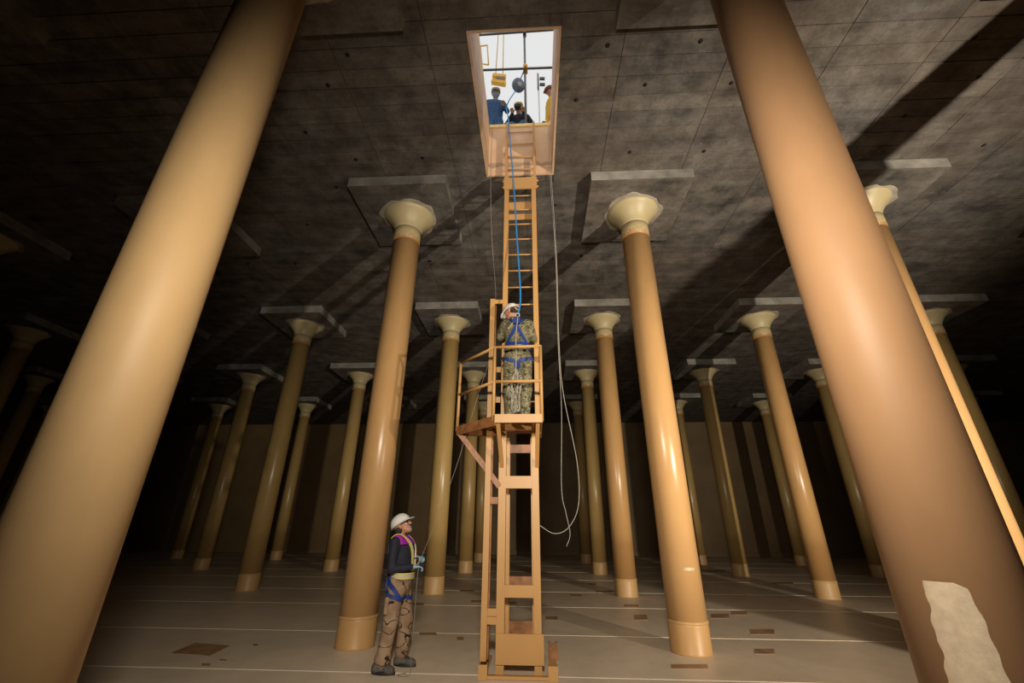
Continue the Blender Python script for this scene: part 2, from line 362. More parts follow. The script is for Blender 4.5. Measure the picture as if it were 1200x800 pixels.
for (i, j), (cx, cy) in cols_xy.items():
    if not visible(cx, cy) and (i, j) not in ((2, -1), (-1, -1)): continue
    if j == -1:
        lab = {0: 'huge pale tan column slanting up the left side of the foreground', 1: 'huge pinkish tan column with scraped primer patch, right foreground',
               2: 'tan column in nearest row beyond the right edge', -1: 'tan column in nearest row beyond the left edge'}[i]
        kind = 'n' if i <= 0 else 'r'
    else:
        side = 'right' if i >= 1 else 'left'; n = i if i >= 1 else 1-i
        tone = {0: 'orange tan', 1: 'ochre tan', 2: 'dim ochre', 3: 'faint slender'}[j]
        lab = f'{tone} column in {ROWN[j]} row back, {ORD[n]} to the {side} of the ladder'
        kind = '0' if j == 0 else 'a' if (i, j) in ((1, 1), (2, 1)) else 'b'
    col = thing('column', (cx, cy, 0), lab, 'column', 'round tank columns carrying the roof'); columns[i, j] = col
    for nm, me in (('foot_section', me_foot0 if j < 1 else me_foot), ('weld_seam', me_seam), ('shaft', SH[kind]['shaft']), ('neck', me_neck), ('capital', me_cap), ('plaster_ring', me_ring)):
        o = bpy.data.objects.new(nm, me); COL.objects.link(o); o.parent = col
        o.rotation_euler.z = random.uniform(0, 6.28) if nm in ('plaster_ring', 'weld_seam', 'shaft') else 0
def curved_patch(cx, cy, outline, r, thick, n=14, m=10):
    """patch hugging a column: outline gives (z, angle0, angle1) rows from bottom to top"""
    mb = MB(); vs = []; fs = []
    for z, a0, a1 in outline:
        for k in range(n):
            a = math.radians(a0+(a1-a0)*k/(n-1)); e = 0 if k in (0, n-1) else thick
            vs.append((cx+(r+e)*math.cos(a), cy+(r+e)*math.sin(a), z))
    for q in range(len(outline)-1):
        for k in range(n-1): fs.append((q*n+k, q*n+k+1, (q+1)*n+k+1, (q+1)*n+k))
    return mb.add(vs, fs, True)
cx, cy = cols_xy[1, -1]
ol = []
for q in range(46):
    z = .42+(1.362-.42)*q/45
    a0 = -160+5*(z-.96)/.38+1.2*math.sin(z*31)+.9*math.sin(z*67); a1 = -116.5+1.2*math.sin(z*9)+.7*math.sin(z*53)
    if z > 1.20: a1 -= 8*((z-1.20)/.14)**1.5*.6
    if z > 1.345: a0 += 2; a1 = min(a1, -132+2*math.sin(z*200))
    ol.append((z, a0, a1))
part('primer_patch', curved_patch(cx, cy, ol, RC+.001, .003), PRIMER, columns[1, -1], 'pale scraped primer patch')
cx, cy = cols_xy[1, 0]
part('tape_strip', curved_patch(cx, cy, [(1.02, -98, -62), (1.06, -98, -60)], RC+.001, .003), CREAM, columns[1, 0], 'short pale strip of tape')

# ------------------------------------------------------------ ladder tower
LT = thing('ladder_tower', (2.48, -1.36, 0), 'tall tan steel ladder tower with small railed platform rising to the hatch', 'ladder')
P = lambda n, mb, mat=STEEL, lab=None, par=LT: part(n, mb, mat, par, lab)
def channel(x0, x1, y0, y1, z0, z1, th=.012, open_side='y'):
    m = MB(); m.box(x0, x1, y0, y0+th, z0, z1); m.box(x0, x0+th, y0+th, y1, z0, z1); m.box(x1-th, x1, y0+th, y1, z0, z1); return m
P('leg', channel(2.20, 2.30, -1.40, -1.31, 0.0, 2.80)); P('leg', channel(2.66, 2.75, -1.40, -1.31, 0.0, 2.80))
P('rear_leg', channel(2.28, 2.34, -1.08, -1.02, 0.02, 2.80)); P('rear_leg', channel(2.64, 2.70, -1.08, -1.02, 0.02, 2.80))
for z0, z1 in ((2.06, 2.22), (.78, .915)): P('cross_plate', B(2.295, 2.665, -1.395, -1.375, z0, z1))
for z0, z1 in ((2.58, 2.70), (.86, .98), (.30, .48)): P('cross_plate', B(2.33, 2.65, -1.07, -1.05, z0, z1), RUSTY)
P('front_plate', B(2.205, 2.775, -1.425, -1.402, .105, .41), STEEL, 'broad tan plate near the foot')
for x in (2.25, 2.72): P('side_stay', B(x-.02, x+.02, -1.31, -1.05, .84, .92)); P('side_stay', B(x-.02, x+.02, -1.31, -1.05, .40, .48), RUSTY)
P('base_bar', B(2.10, 2.84, -1.57, -1.53, 0.004, .035)); P('base_bar', B(2.10, 2.84, -1.50, -1.47, .004, .025), RUSTY)
P('base_bar', B(2.02, 2.10, -1.50, -.70, .004, .03)); P('base_bar', B(2.84, 2.93, -1.50, -.70, .004, .03))
P('foot_post', channel(2.025, 2.125, -1.60, -1.50, 0.003, .145)); P('foot_post', channel(2.815, 2.925, -1.60, -1.50, 0.003, .145))
P('foot_post', channel(2.845, 2.955, -.78, -.66, .003, .19), RUSTY)
sp_ = channel(2.02, 2.095, -1.45, -1.36, .14, 4.97); P('side_post', sp_)
P('side_post_web', B(2.085, 2.112, -1.36, -1.30, .14, 4.90), RUSTY)
P('post_link', B(2.095, 2.24, -1.42, -1.40, 4.90, 4.97))
for z in (.50, .58, 1.86, 3.25, 3.72): P('post_bracket', B(2.09, 2.205, -1.42, -1.405, z, z+.085), STEEL if z != 1.86 else RUSTY)
# upper ladder
for x0, x1 in ((2.215, 2.295), (2.715, 2.795)): P('ladder_rail', channel(x0, x1, -1.40, -1.28, 2.80, 7.62))
for x0, x1 in ((2.215, 2.262), (2.755, 2.80)): P('ladder_rail', B(x0, x1, -1.36, -1.28, 7.60, 9.12))
z = 3.28
while z < 9.1:
    P('rung', MB().tube([(2.25, -1.34, z), (2.76, -1.34, z)], .0125, 8)); z += .327
P('splice_plate', B(2.20, 2.815, -1.425, -1.402, 7.30, 7.57))
for x in (2.20, 2.815):
    for z in (7.36, 7.50): P('bolt', MB().tube([(x-.03, -1.40, z), (x+.03, -1.40, z)], .02, 6))
P('back_plate', B(2.26, 2.75, -1.27, -1.25, 6.95, 7.12)); P('back_plate', B(2.26, 2.75, -1.27, -1.25, 6.72, 6.84))
for x in (2.20, 2.78): P('wall_bracket', B(x, x+.035, -1.30, -1.175, 8.35, 8.43))
# platform
ZF = 2.90
P('platform_plate', MB().prism([(2.20, -2.02), (2.79, -2.04), (2.79, -1.02), (1.75, -1.02), (1.60, -1.38)], ZF-.03, ZF), RUSTY, 'rust brown deck plate')
P('fascia', B(2.19, 2.80, -2.06, -2.035, ZF-.09, ZF+.02)); P('fascia', MB().bar((2.195, -2.04, ZF-.06), (1.585, -1.40, ZF-.06), .02, .13), RUSTY, 'dark side plate of the platform')
P('fascia', B(2.785, 2.805, -2.03, -1.02, ZF-.09, ZF+.02))
P('joist', B(2.30, 2.66, -1.72, -1.66, ZF-.11, ZF-.03)); P('joist', MB().bar((1.62, -1.38, ZF-.08), (2.22, -1.36, ZF-.08), .05, .09), RUSTY)
P('brace', MB().bar((1.63, -1.40, ZF-.10), (2.215, -1.375, 2.08), .07, .075), RUSTY, 'dark diagonal platform brace')
P('brace', MB().bar((2.23, -2.0, ZF-.08), (2.245, -1.40, 2.35), .05, .05)); P('brace', MB().bar((2.745, -2.0, ZF-.08), (2.73, -1.40, 2.35), .05, .05))
cA, cB, cC = Vector((2.165, -2.0, 0)), Vector((2.80, -2.02, 0)), Vector((1.585, -1.385, 0)); ZT = 3.885
for c in (cA, cB, cC): P('guard_post', MB().tube([c+Vector((0, 0, ZF-.06 if c is not cB else 2.83)), c+Vector((0, 0, ZT))], .022, 10))
for z in (ZT, 3.38):
    for a, b in ((cA, cB), (cA, cC)): P('guard_rail', MB().tube([a+Vector((0, 0, z)), b+Vector((0, 0, z))], .021, 10))
    P('guard_rail', MB().tube([cB+Vector((0, 0, z)), Vector((2.80, -1.38, z))], .021, 10))

# ------------------------------------------------------------ signed-distance bodies -> one continuous surface each
def smin(a, b, k):
    h = np.maximum(k-np.abs(a-b), 0)/k; return np.minimum(a, b)-h*h*k*.25
def sd_seg(Px, p):
    tag_, a, b, ra, rb, k, sq = p
    a = np.asarray(a, np.float32); b = np.asarray(b, np.float32); ab = b-a; L = float(ab@ab)+1e-9
    q = Px-a; tt = np.clip((q@ab)/L, 0, 1); v = q-tt[..., None]*ab
    if sq is not None:
        ax, kk = np.asarray(sq[0], np.float32), sq[1]; v = v+ax*((v@ax)*(1/kk-1))[..., None]
    return np.sqrt((v*v).sum(-1))-(ra+(rb-ra)*tt)
def sdf(prims, Px):
    d = np.full(Px.shape[:-1], 9., np.float32)
    for p in prims: d = smin(d, sd_seg(Px, p), p[5])
    return d
def polygonise(prims, h, clip=None):
    lo = np.min([np.minimum(np.array(p[1])-max(p[3], p[4])*1.7, np.array(p[2])-max(p[3], p[4])*1.7) for p in prims], 0)-2*h
    hi = np.max([np.maximum(np.array(p[1])+max(p[3], p[4])*1.7, np.array(p[2])+max(p[3], p[4])*1.7) for p in prims], 0)+2*h
    n = np.ceil((hi-lo)/h).astype(int)+1
    ax = [lo[i]+h*np.arange(n[i]) for i in range(3)]
    D = np.full(n, .2, np.float32)
    for p in prims:
        m = max(p[3], p[4])*(p[6][1] if p[6] else 1)*1.05+p[5]+3*h
        i0 = [max(0, int((min(p[1][q], p[2][q])-m-lo[q])/h)) for q in range(3)]; i1 = [min(n[q], int((max(p[1][q], p[2][q])+m-lo[q])/h)+2) for q in range(3)]
        sl = tuple(slice(i0[q], i1[q]) for q in range(3))
        G = np.stack(np.meshgrid(*[ax[q][i0[q]:i1[q]].astype(np.float32) for q in range(3)], indexing='ij'), -1)
        D[sl] = smin(D[sl], sd_seg(G, p), p[5])
    if clip is not None:
        G = np.stack(np.meshgrid(*[a.astype(np.float32) for a in ax], indexing='ij'), -1); D = clip(G, D)
    S = D < 0
    c = [S[i:n[0]-1+i, j:n[1]-1+j, q:n[2]-1+q] for i in (0, 1) for j in (0, 1) for q in (0, 1)]
    cnt = sum(x.astype(np.int8) for x in c); act = (cnt > 0) & (cnt < 8); idx = -np.ones(act.shape, np.int64)
    I = np.argwhere(act); idx[act] = np.arange(len(I)); acc = np.zeros((len(I), 3)); num = np.zeros(len(I))
    for axs in range(3):
        o1, o2 = [q for q in range(3) if q != axs]
        for u in (0, 1):
            for v in (0, 1):
                A = I.copy(); A[:, o1] += u; A[:, o2] += v; Bq = A.copy(); Bq[:, axs] += 1
                da = D[tuple(A.T)]; db = D[tuple(Bq.T)]; cr = (da < 0) != (db < 0)
                tt = np.where(cr, da/np.where(cr, da-db, 1), 0); pt = A.astype(float); pt[:, axs] += tt
                acc += pt*cr[:, None]; num += cr
    V = lo+h*acc/num[:, None]; Fq = []
    for axs in range(3):
        o1, o2 = (axs+1) % 3, (axs+2) % 3
        s0 = [slice(None)]*3; s1 = [slice(None)]*3; s0[axs] = slice(0, n[axs]-1); s1[axs] = slice(1, n[axs])
        ch = S[tuple(s0)] != S[tuple(s1)]; E = np.argwhere(ch); E = E[(E[:, o1] > 0) & (E[:, o2] > 0) & (E[:, o1] < n[o1]-1) & (E[:, o2] < n[o2]-1)]
        ins = S[tuple(E.T)]; quad = []
        for u, v in ((1, 1), (0, 1), (0, 0), (1, 0)):
            Q = E.copy(); Q[:, o1] -= u; Q[:, o2] -= v; quad.append(idx[tuple(Q.T)])
        quad = np.stack(quad, 1); quad[~ins] = quad[~ins][:, ::-1]; Fq.append(quad)
    return V, np.concatenate(Fq)
def body(name, prims, h, mats, parent, rule=None, clip=None, label=None, relax=1):
    V, Fq = polygonise(prims, h, clip)
    for _ in range(relax):     # one soft relaxation removes the voxel stepping
        acc = np.zeros_like(V); num = np.zeros(len(V))
        for e in range(4):
            a, b = Fq[:, e], Fq[:, (e+1) % 4]; np.add.at(acc, a, V[b]); np.add.at(num, a, 1); np.add.at(acc, b, V[a]); np.add.at(num, b, 1)
        V = V*.5+.5*acc/np.maximum(num, 1)[:, None]
    og = np.array(origin_of(parent)); me = bpy.data.meshes.new(name)
    me.from_pydata((V-og).tolist(), [], Fq.tolist()); me.polygons.foreach_set('use_smooth', [True]*len(Fq))
    names = list(mats); [me.materials.append(mats[q]) for q in names]
    if len(names) > 1:
        C = V[Fq].mean(1).astype(np.float32); best = np.full(len(C), 9.); mi = np.zeros(len(C), int)
        for p in prims:
            d = sd_seg(C, p); u = d < best; best[u] = d[u]; mi[u] = names.index(p[0])
        if rule: mi = rule(C, mi, names)
        me.polygons.foreach_set('material_index', mi.astype(np.int32).tolist())
    me.update(); o = bpy.data.objects.new(name, me); COL.objects.link(o); o.parent = parent
    if label: o['label'] = label
    return o
def strap(name, pts, width, mat, prims, parent, off=.006, closed=False, n=7, thick=.004, label=None):
    """webbing laid on a body: path points are pulled onto the surface"""
    if closed: pts = list(pts)+[pts[0]]
    C = np.array([tuple(p) for p in catmull(pts, n)], np.float32)
    def grad(Q):
        e = 2e-3; g = np.stack([sdf(prims, Q+np.eye(3, dtype=np.float32)[i]*e)-sdf(prims, Q-np.eye(3, dtype=np.float32)[i]*e) for i in range(3)], -1)
        return g/np.maximum(np.linalg.norm(g, axis=-1, keepdims=True), 1e-6)
    for _ in range(6): C = C-grad(C)*(sdf(prims, C)-off)[:, None]*.9
    for _ in range(2): Cc = C.copy(); Cc[1:-1] = (C[:-2]+C[2:])/4+C[1:-1]/2; C = Cc
    C = C.astype(np.float32); N = grad(C); T = np.gradient(C, axis=0); T /= np.maximum(np.linalg.norm(T, axis=-1, keepdims=True), 1e-6); Sd = np.cross(T, N); Sd /= np.maximum(np.linalg.norm(Sd, axis=-1, keepdims=True), 1e-6)
    m = MB(); vs = []; fs = []
    for c, nn, s in zip(C, N, Sd): vs += [c+s*width/2-nn*.012, c+s*width/2+nn*thick, c-s*width/2+nn*thick, c-s*width/2-nn*.012]
    L = len(C)
    for i in range(L-1):
        for q in range(4): fs.append((i*4+q, i*4+(q+1) % 4, (i+1)*4+(q+1) % 4, (i+1)*4+q))
    fs += [(3, 2, 1, 0), ((L-1)*4, (L-1)*4+1, (L-1)*4+2, (L-1)*4+3)]
    m.add([tuple(map(float, v)) for v in vs], fs); return part(name, m, mat, parent, label)
def pr(tag_, a, b, ra, rb=None, k=.03, sq=None): return (tag_, tuple(a), tuple(b), ra, ra if rb is None else rb, k, sq)
def head_prims(c, Fd, Ud, Sd, sc_=1.0, beard=None):
    c = Vector(c); at = lambda f, u, s=0: c+(Fd*f+Ud*u+Sd*s)*sc_
    q = [pr('skin', at(-.022, .02), at(.022, .025), .083*sc_, .076*sc_, .02), pr('skin', at(.035, -.06), at(.045, -.075), .052*sc_, .046*sc_, .03, (Sd, 1.12)),
         pr('beard' if beard else 'skin', at(.078, -.098), at(.074, -.102), .022*sc_, .022*sc_, .03, (Sd, 1.4)),
         pr('skin', at(.085, .025, -.025), at(.085, .025, .025), .018*sc_, None, .02),
         pr('skin', at(.092, .015), at(.118, -.028), .010*sc_, .015*sc_, .012), pr('skin', at(.082, -.02, -.04), at(.082, -.02, .04), .014*sc_, None, .025),
         pr('beard' if beard else 'skin', at(.094, -.066, -.018), at(.094, -.066, .018), .011*sc_, None, .012)]
    for s in (-1, 1):
        q += [pr('skin', at(-.008, .012, s*.084), at(-.004, -.028, s*.080), .013*sc_, .010*sc_, .008, (Fd, 1.5))]
    return q
def hand_prims(w, d, nrm, sd, curl=55, sc_=1.0, tg='skin', thumb=1):
    """palm, four unequal jointed fingers and a thumb leaving the side of the palm"""
    w, d, nrm, sd = Vector(w), Vector(d).normalized(), Vector(nrm).normalized(), Vector(sd).normalized()
    q = [pr(tg, w, w+d*.03*sc_, .026*sc_, .026*sc_, .02, (nrm, .8))]
    for s in (-.028, -.009, .010, .028): q.append(pr(tg, w+d*.03*sc_+sd*s*.6*sc_, w+d*.085*sc_+sd*s*sc_, .014*sc_, .0125*sc_, .012))
    for s, L in ((-.028, .068), (-.009, .080), (.011, .085), (.030, .076)):
        p = w+(d*.088+sd*s)*sc_; a = math.radians(curl*.5); r = .0092*sc_
        for u, f in enumerate((.45, .30, .25)):
            e = p+(d*math.cos(a)+nrm*math.sin(a))*L*f*sc_; q.append(pr(tg, p, e, r, r*.93, .004)); p = e; a += math.radians(curl); r *= .93
    p = w+(d*.028+sd*.026*thumb)*sc_; e1 = p+(d*.030+sd*.022*thumb+nrm*.012)*sc_; e2 = e1+(d*.028+sd*.004*thumb+nrm*.020)*sc_
    q += [pr(tg, p, e1, .0135*sc_, .0115*sc_, .008), pr(tg, e1, e2, .0112*sc_, .0095*sc_, .004)]
    return q
def helmet(parent, c, Fd, Ud, Sd, R=.118, mat=None, name='hard_hat'):
    c = Vector(c); m = MB(); vs = []; fs = []; nA, nB = 32, 10
    for i in range(nB+1):
        th = math.pi/2*i/nB
        for q in range(nA):
            a = 2*math.pi*q/nA; r = R*math.cos(th)**.85; rid = 1+.035*max(0, math.cos(a*1)*0+abs(math.sin(th)))*(abs(math.sin(a)) < .22)
            vs.append(c+Fd*(r*1.16*math.cos(a))+Sd*(r*.94*math.sin(a))+Ud*(R*1.02*math.sin(th)*rid))
    for i in range(nB):
        for q in range(nA): fs.append((i*nA+q, i*nA+(q+1) % nA, (i+1)*nA+(q+1) % nA, (i+1)*nA+q))
    fs.append(tuple(nB*nA+q for q in range(nA))); m.add(vs, fs, True)
    vs = []; fs = []
    for q in range(nA):
        a = 2*math.pi*q/nA; ext = .012+.05*max(0, math.cos(a))**3
        for rr, zz in ((0, .004), (ext, -.006-.012*max(0, math.cos(a))**3), (ext, -.012-.012*max(0, math.cos(a))**3), (-.006, -.008)):
            vs.append(c+Fd*((R*1.16+rr)*math.cos(a))+Sd*((R*.94+rr)*math.sin(a))+Ud*zz)
    for q in range(nA):
        for e in range(4): fs.append((q*4+e, q*4+(e+1) % 4, ((q+1) % nA)*4+(e+1) % 4, ((q+1) % nA)*4+e))
    sh = part(name, m, mat or WHITE, parent)
    part('brim', MB().add(vs, fs, True), mat or WHITE, sh); return sh
def boot(parent, heel, toe, mat_u, mat_s, legtop):
    heel, toe, legtop = Vector(heel), Vector(toe), Vector(legtop); d = (toe-heel).normalized(); s = Vector((-d.y, d.x, 0)); up = Vector((0, 0, 1))
    b = body('boot', [pr('u', heel+d*.05+up*.055, toe-d*.06+up*.045, .042, .036, .03, (s, 1.1)), pr('u', toe-d*.09+up*.045, toe-d*.045+up*.038, .040, .032, .03, (s, 1.25)), pr('u', heel+d*.05+up*.06, legtop, .048, .052, .04)], .008, {'u': mat_u}, parent)
    sm = MB(); pl = []
    for q in range(28):
        a = 2*math.pi*q/28; L = (toe-heel).length; u = .5+.5*math.cos(a); wd = .040+.012*math.sin(math.pi*min(1, u*1.1))
        pl.append(tuple((heel+d*(L*u)+s*(wd*math.sin(a)))[:2]))
    part('sole', sm.prism(pl, heel.z, heel.z+.028), mat_s, b)
    for f in (.42, .52, .62): 
        c = heel+d*((toe-heel).length*f)+up*(.112-.085*(f-.42)); part('lace', MB().tube([c-s*.032-up*.014, c, c+s*.032-up*.014], .006, 6), mat_s, b)

# ---- worker standing on the floor, looking up
V3 = Vector
man = thing('person', (.95, -1.3, 0), 'person in white hard hat, purple vest and khaki camouflage trousers looking up', 'person')
th = math.radians(32); Fd, Ud, Sd = V3((math.cos(th), 0, math.sin(th))), V3((-math.sin(th), 0, math.cos(th))), V3((0, 1, 0)); hc = V3((.895, -1.3, 1.582))
legs = [pr('trouser', (.93, -1.395, .90), (.905, -1.42, .50), .108, .088, .05), pr('trouser', (.905, -1.42, .50), (.865, -1.455, .13), .086, .082, .04),
        pr('trouser', (.95, -1.215, .90), (1.03, -1.17, .50), .106, .086, .05), pr('trouser', (1.03, -1.17, .50), (1.00, -1.135, .14), .084, .080, .04),
        pr('trouser', (.95, -1.32, .90), (.945, -1.3, .98), .135, .135, .05, ((0, 1, 0), 1.15)), pr('trouser', (.865, -1.515, .62), (.87, -1.52, .76), .028, .030, .03), pr('trouser', (.89, -1.45, .15), (.84, -1.46, .14), .075, .07, .02)]
tors = [pr('shirt', (.945, -1.3, 1.0), (.93, -1.3, 1.30), .138, .150, .05, ((0, 1, 0), 1.13)), pr('shirt', (.89, -1.45, 1.395), (.89, -1.15, 1.395), .068, .068, .07)]
arms = [pr('shirt', (.875, -1.495, 1.385), (.885, -1.535, 1.09), .062, .054, .04), pr('shirt', (.885, -1.535, 1.09), (1.10, -1.455, 1.105), .052, .040, .025),
        pr('shirt', (.89, -1.105, 1.385), (.955, -1.06, 1.12), .062, .054, .04), pr('shirt', (.955, -1.06, 1.12), (1.09, -1.17, 1.19), .052, .040, .025)]
hd = [pr('skin', (.885, -1.3, 1.42), (.89, -1.3, 1.52), .060, .056, .03)]+head_prims(hc, Fd, Ud, Sd, 1.0, True)
wr = [pr('skin', (1.10, -1.455, 1.105), (1.125, -1.44, 1.105), .031, .029, .02), pr('skin', (1.09, -1.17, 1.19), (1.11, -1.185, 1.195), .031, .029, .02)]
mp_ = legs+tors+arms+hd+wr
man_b = body('body', mp_, .0085, {'trouser': DESERT, 'shirt': NAVY, 'skin': SKIN, 'beard': BEARD}, man)
body('hair', [pr('h', hc-Fd*.05-Ud*.035-Sd*.045, hc-Fd*.05-Ud*.035+Sd*.045, .052, .052, .03)], .008, {'h': HAIR}, man)
helmet(man, hc+Ud*.035, Fd, Ud, Sd, .118)
gl = MB()
for s in (-1, 1):
    e = hc+Fd*.098+Ud*.010+Sd*(s*.034); gl.lathe([(.024, -.006), (.026, 0), (.018, .006)], e, 14, (Sd, Ud, Fd))
    gl.tube([e+Sd*s*.024, hc+Fd*.01+Ud*.012+Sd*(s*.088)], .005, 6)
gl.tube([hc+Fd*.10+Ud*.012-Sd*.012, hc+Fd*.10+Ud*.012+Sd*.012], .004, 6); part('sunglasses', gl, BLACK, man)
body('glove', hand_prims((1.115, -1.445, 1.105), (.9, .42, .05), (.3, -.1, -1), (-.35, .9, 0), 52, 1.06, 'g', 1), .0042, {'g': GLOVE}, man, label='pale blue glove gripping the line')
body('glove', hand_prims((1.10, -1.18, 1.195), (.75, -.62, .1), (0, -.2, -1), (.6, .75, 0), 50, 1.06, 'g', 1), .0042, {'g': GLOVE}, man)
for h_, t_, l_ in (((.755, -1.462, .003), (1.045, -1.488, .003), (.86, -1.456, .15)), ((.915, -1.125, .003), (1.205, -1.165, .003), (1.0, -1.137, .15))): boot(man, h_, t_, BOOTG, BLACK, l_)
vprims = [pr('v', (p[1][0]+.012, p[1][1], p[1][2]), (p[2][0]+.008, p[2][1], p[2][2]), p[3]+.018, p[4]+.016, p[5], p[6]) for p in tors]
def vclip(G, D):
    cut = np.maximum.reduce([np.abs(G[..., 1]+1.3)-(.195-.10*np.clip((G[..., 2]-1.36)/.1, 0, 1)*0), G[..., 2]-1.49, .895-G[..., 2]])
    neck = .085-np.sqrt((G[..., 0]-.90)**2+(G[..., 1]+1.3)**2)+np.clip(1.40-G[..., 2], 0, 1)*3
    return np.maximum(np.maximum(D, cut), neck)
vest = body('safety_vest', vprims, .0085, {'v': PURPLE}, man, clip=vclip, label='purple safety vest with reflective bands')
ring = lambda z, rx=.2, ry=.24, n=12: [(.92+rx*math.cos(2*math.pi*q/n), -1.3+ry*math.sin(2*math.pi*q/n), z) for q in range(n)]
strap('reflective_band', ring(1.00), .045, SILVER, vprims, vest, .004, True)
strap('yellow_trim', ring(1.03), .012, YTRIM, vprims, vest, .006, True); strap('yellow_trim', ring(.97), .012, YTRIM, vprims, vest, .006, True)
for s in (-1, 1):
    pth = [(1.10, -1.3+s*.05, 1.05), (1.08, -1.3+s*.06, 1.25), (1.0, -1.3+s*.10, 1.42), (.89, -1.3+s*.14, 1.48), (.78, -1.3+s*.135, 1.40), (.75, -1.3+s*.13, 1.2), (.77, -1.3+s*.12, 1.05)]
    strap('reflective_band', pth, .032, SILVER, vprims, vest, .004); strap('yellow_trim', [(x, y+.018*s, z) for x, y, z in pth], .010, YTRIM, vprims, vest, .006)
hp = legs+vprims
for s in (-1, 1):
    strap('harness_strap', [(.78, -1.3-s*.03, 1.22), (.78, -1.3+s*.10, 1.08), (.84, -1.3+s*.17, .96), (.94, -1.3+s*.19, .86), (1.0, -1.3+s*.15, .74)], .045, BLUE, hp, man, .012)
    strap('harness_strap', [(.74, -1.3+s*.06, 1.36), (.75, -1.3+s*.09, 1.15), (.79, -1.3+s*.10, .98), (.82, -1.3+s*.10, .84)], .045, BLUE, hp, man, .012)
    hx = .925 if s < 0 else .955; hy = -1.40 if s < 0 else -1.205
    strap('leg_loop', [(hx+.13*math.cos(q*math.pi/4), hy+.13*math.sin(q*math.pi/4), .79-.05*math.cos(q*math.pi/4)) for q in range(8)], .042, BLUE, hp, man, .010, True)

# ---- climber on the platform, back to the camera
cl = thing('person', (2.46, -1.68, ZF), 'person in camouflage uniform, hard hat and blue harness standing on platform', 'person')
Fd2 = V3((-.80, .50, -.33)).normalized(); Sd2 = V3((-.53, -.848, 0)).normalized(); Ud2 = Fd2.cross(-Sd2).normalized()
if Ud2.z < 0: Ud2 = -Ud2
hc2 = V3((2.372, -1.60, 4.645))
clegs = [pr('c', (2.375, -1.72, 3.80), (2.355, -1.68, 3.37), .112, .090, .05), pr('c', (2.355, -1.68, 3.37), (2.37, -1.69, 3.02), .088, .078, .04),
         pr('c', (2.57, -1.72, 3.80), (2.585, -1.67, 3.37), .112, .090, .05), pr('c', (2.585, -1.67, 3.37), (2.565, -1.69, 3.02), .088, .078, .04),
         pr('c', (2.47, -1.73, 3.82), (2.47, -1.71, 3.93), .128, .125, .06, ((1, 0, 0), 1.30))]
ctor = [pr('c', (2.47, -1.705, 3.95), (2.455, -1.64, 4.30), .125, .145, .06, ((1, 0, 0), 1.32)), pr('c', (2.30, -1.61, 4.42), (2.61, -1.61, 4.42), .078, .078, .08)]
carm = [pr('c', (2.275, -1.61, 4.415), (2.205, -1.56, 4.24), .072, .064, .04), pr('c', (2.205, -1.56, 4.24), (2.30, -1.43, 4.33), .060, .045, .025),
        pr('c', (2.645, -1.61, 4.415), (2.70, -1.54, 4.22), .072, .064, .04), pr('c', (2.70, -1.54, 4.22), (2.62, -1.43, 4.30), .060, .045, .025)]
chd = [pr('skin', (2.42, -1.61, 4.47), (2.39, -1.60, 4.58), .062, .058, .03)]+head_prims(hc2, Fd2, Ud2, Sd2)
cpr = clegs+ctor+carm+chd
body('body', cpr, .0085, {'c': CAMO, 'skin': SKIN}, cl)
body('hair', [pr('h', hc2-Fd2*.045-Ud2*.012-Sd2*.035, hc2-Fd2*.045-Ud2*.012+Sd2*.035, .050, .050, .03)], .008, {'h': HAIR}, cl)
helmet(cl, hc2+Ud2*.018, Fd2, Ud2, Sd2, .120)
body('hand', hand_prims((2.305, -1.42, 4.335), (-.15, 1, .25), (1, 0, -.4), (0, -.2, 1), 45, 1.0, 'skin', 1), .0045, {'skin': SKIN}, cl)
body('hand', hand_prims((2.615, -1.42, 4.305), (.55, 1, .2), (-1, .3, -.2), (0, -.2, 1), 45, 1.0, 'skin', 1), .0045, {'skin': SKIN}, cl)
for x, lt in ((2.365, (2.37, -1.69, 3.04)), (2.57, (2.565, -1.69, 3.04))): boot(cl, (x, -1.745, ZF+.002), (x+(x-2.467)*.3, -1.455, ZF+.002), TAN, BLACK, lt)
part('shirt_collar', MB().lathe([(.078, 0), (.084, .02), (.074, .05)], (2.41, -1.61, 4.475), 20), CAMO, cl)
cb = clegs+ctor
for s in (-1, 1):
    strap('harness_strap', [(2.465+s*.15, -1.50, 4.50), (2.46+s*.12, -1.68, 4.53), (2.46+s*.035, -1.82, 4.40), (2.46, -1.84, 4.33), (2.46-s*.06, -1.84, 4.22), (2.46-s*.15, -1.80, 4.06), (2.46-s*.19, -1.72, 3.93)], .045, BLUE, cb, cl, .008)
    lx = 2.375 if s < 0 else 2.57
    strap('leg_loop', [(lx+.15*math.cos(q*math.pi/4), -1.72+.15*math.sin(q*math.pi/4), 3.75+s*.05*math.cos(q*math.pi/4)) for q in range(8)], .045, BLUE, cb, cl, .008, True)
strap('waist_belt', [(2.47+.2*math.cos(q*math.pi/6), -1.70+.17*math.sin(q*math.pi/6), 4.03) for q in range(12)], .05, BLUE, cb, cl, .008, True)
part('back_pad', MB().prism([(2.41, -1.845), (2.51, -1.845), (2.505, -1.795), (2.415, -1.795)], 4.34, 4.44), BLUE, cl)
part('d_ring', MB().tube([(2.475+.03*math.cos(q*.7), -1.83, 4.47+.035*math.sin(q*.7)) for q in range(10)], .008, 6), SILVER, cl)
part('shoulder_tape', MB().bar((2.33, -1.775, 4.27), (2.44, -1.79, 4.41), .018, .012), SILVER, cl)
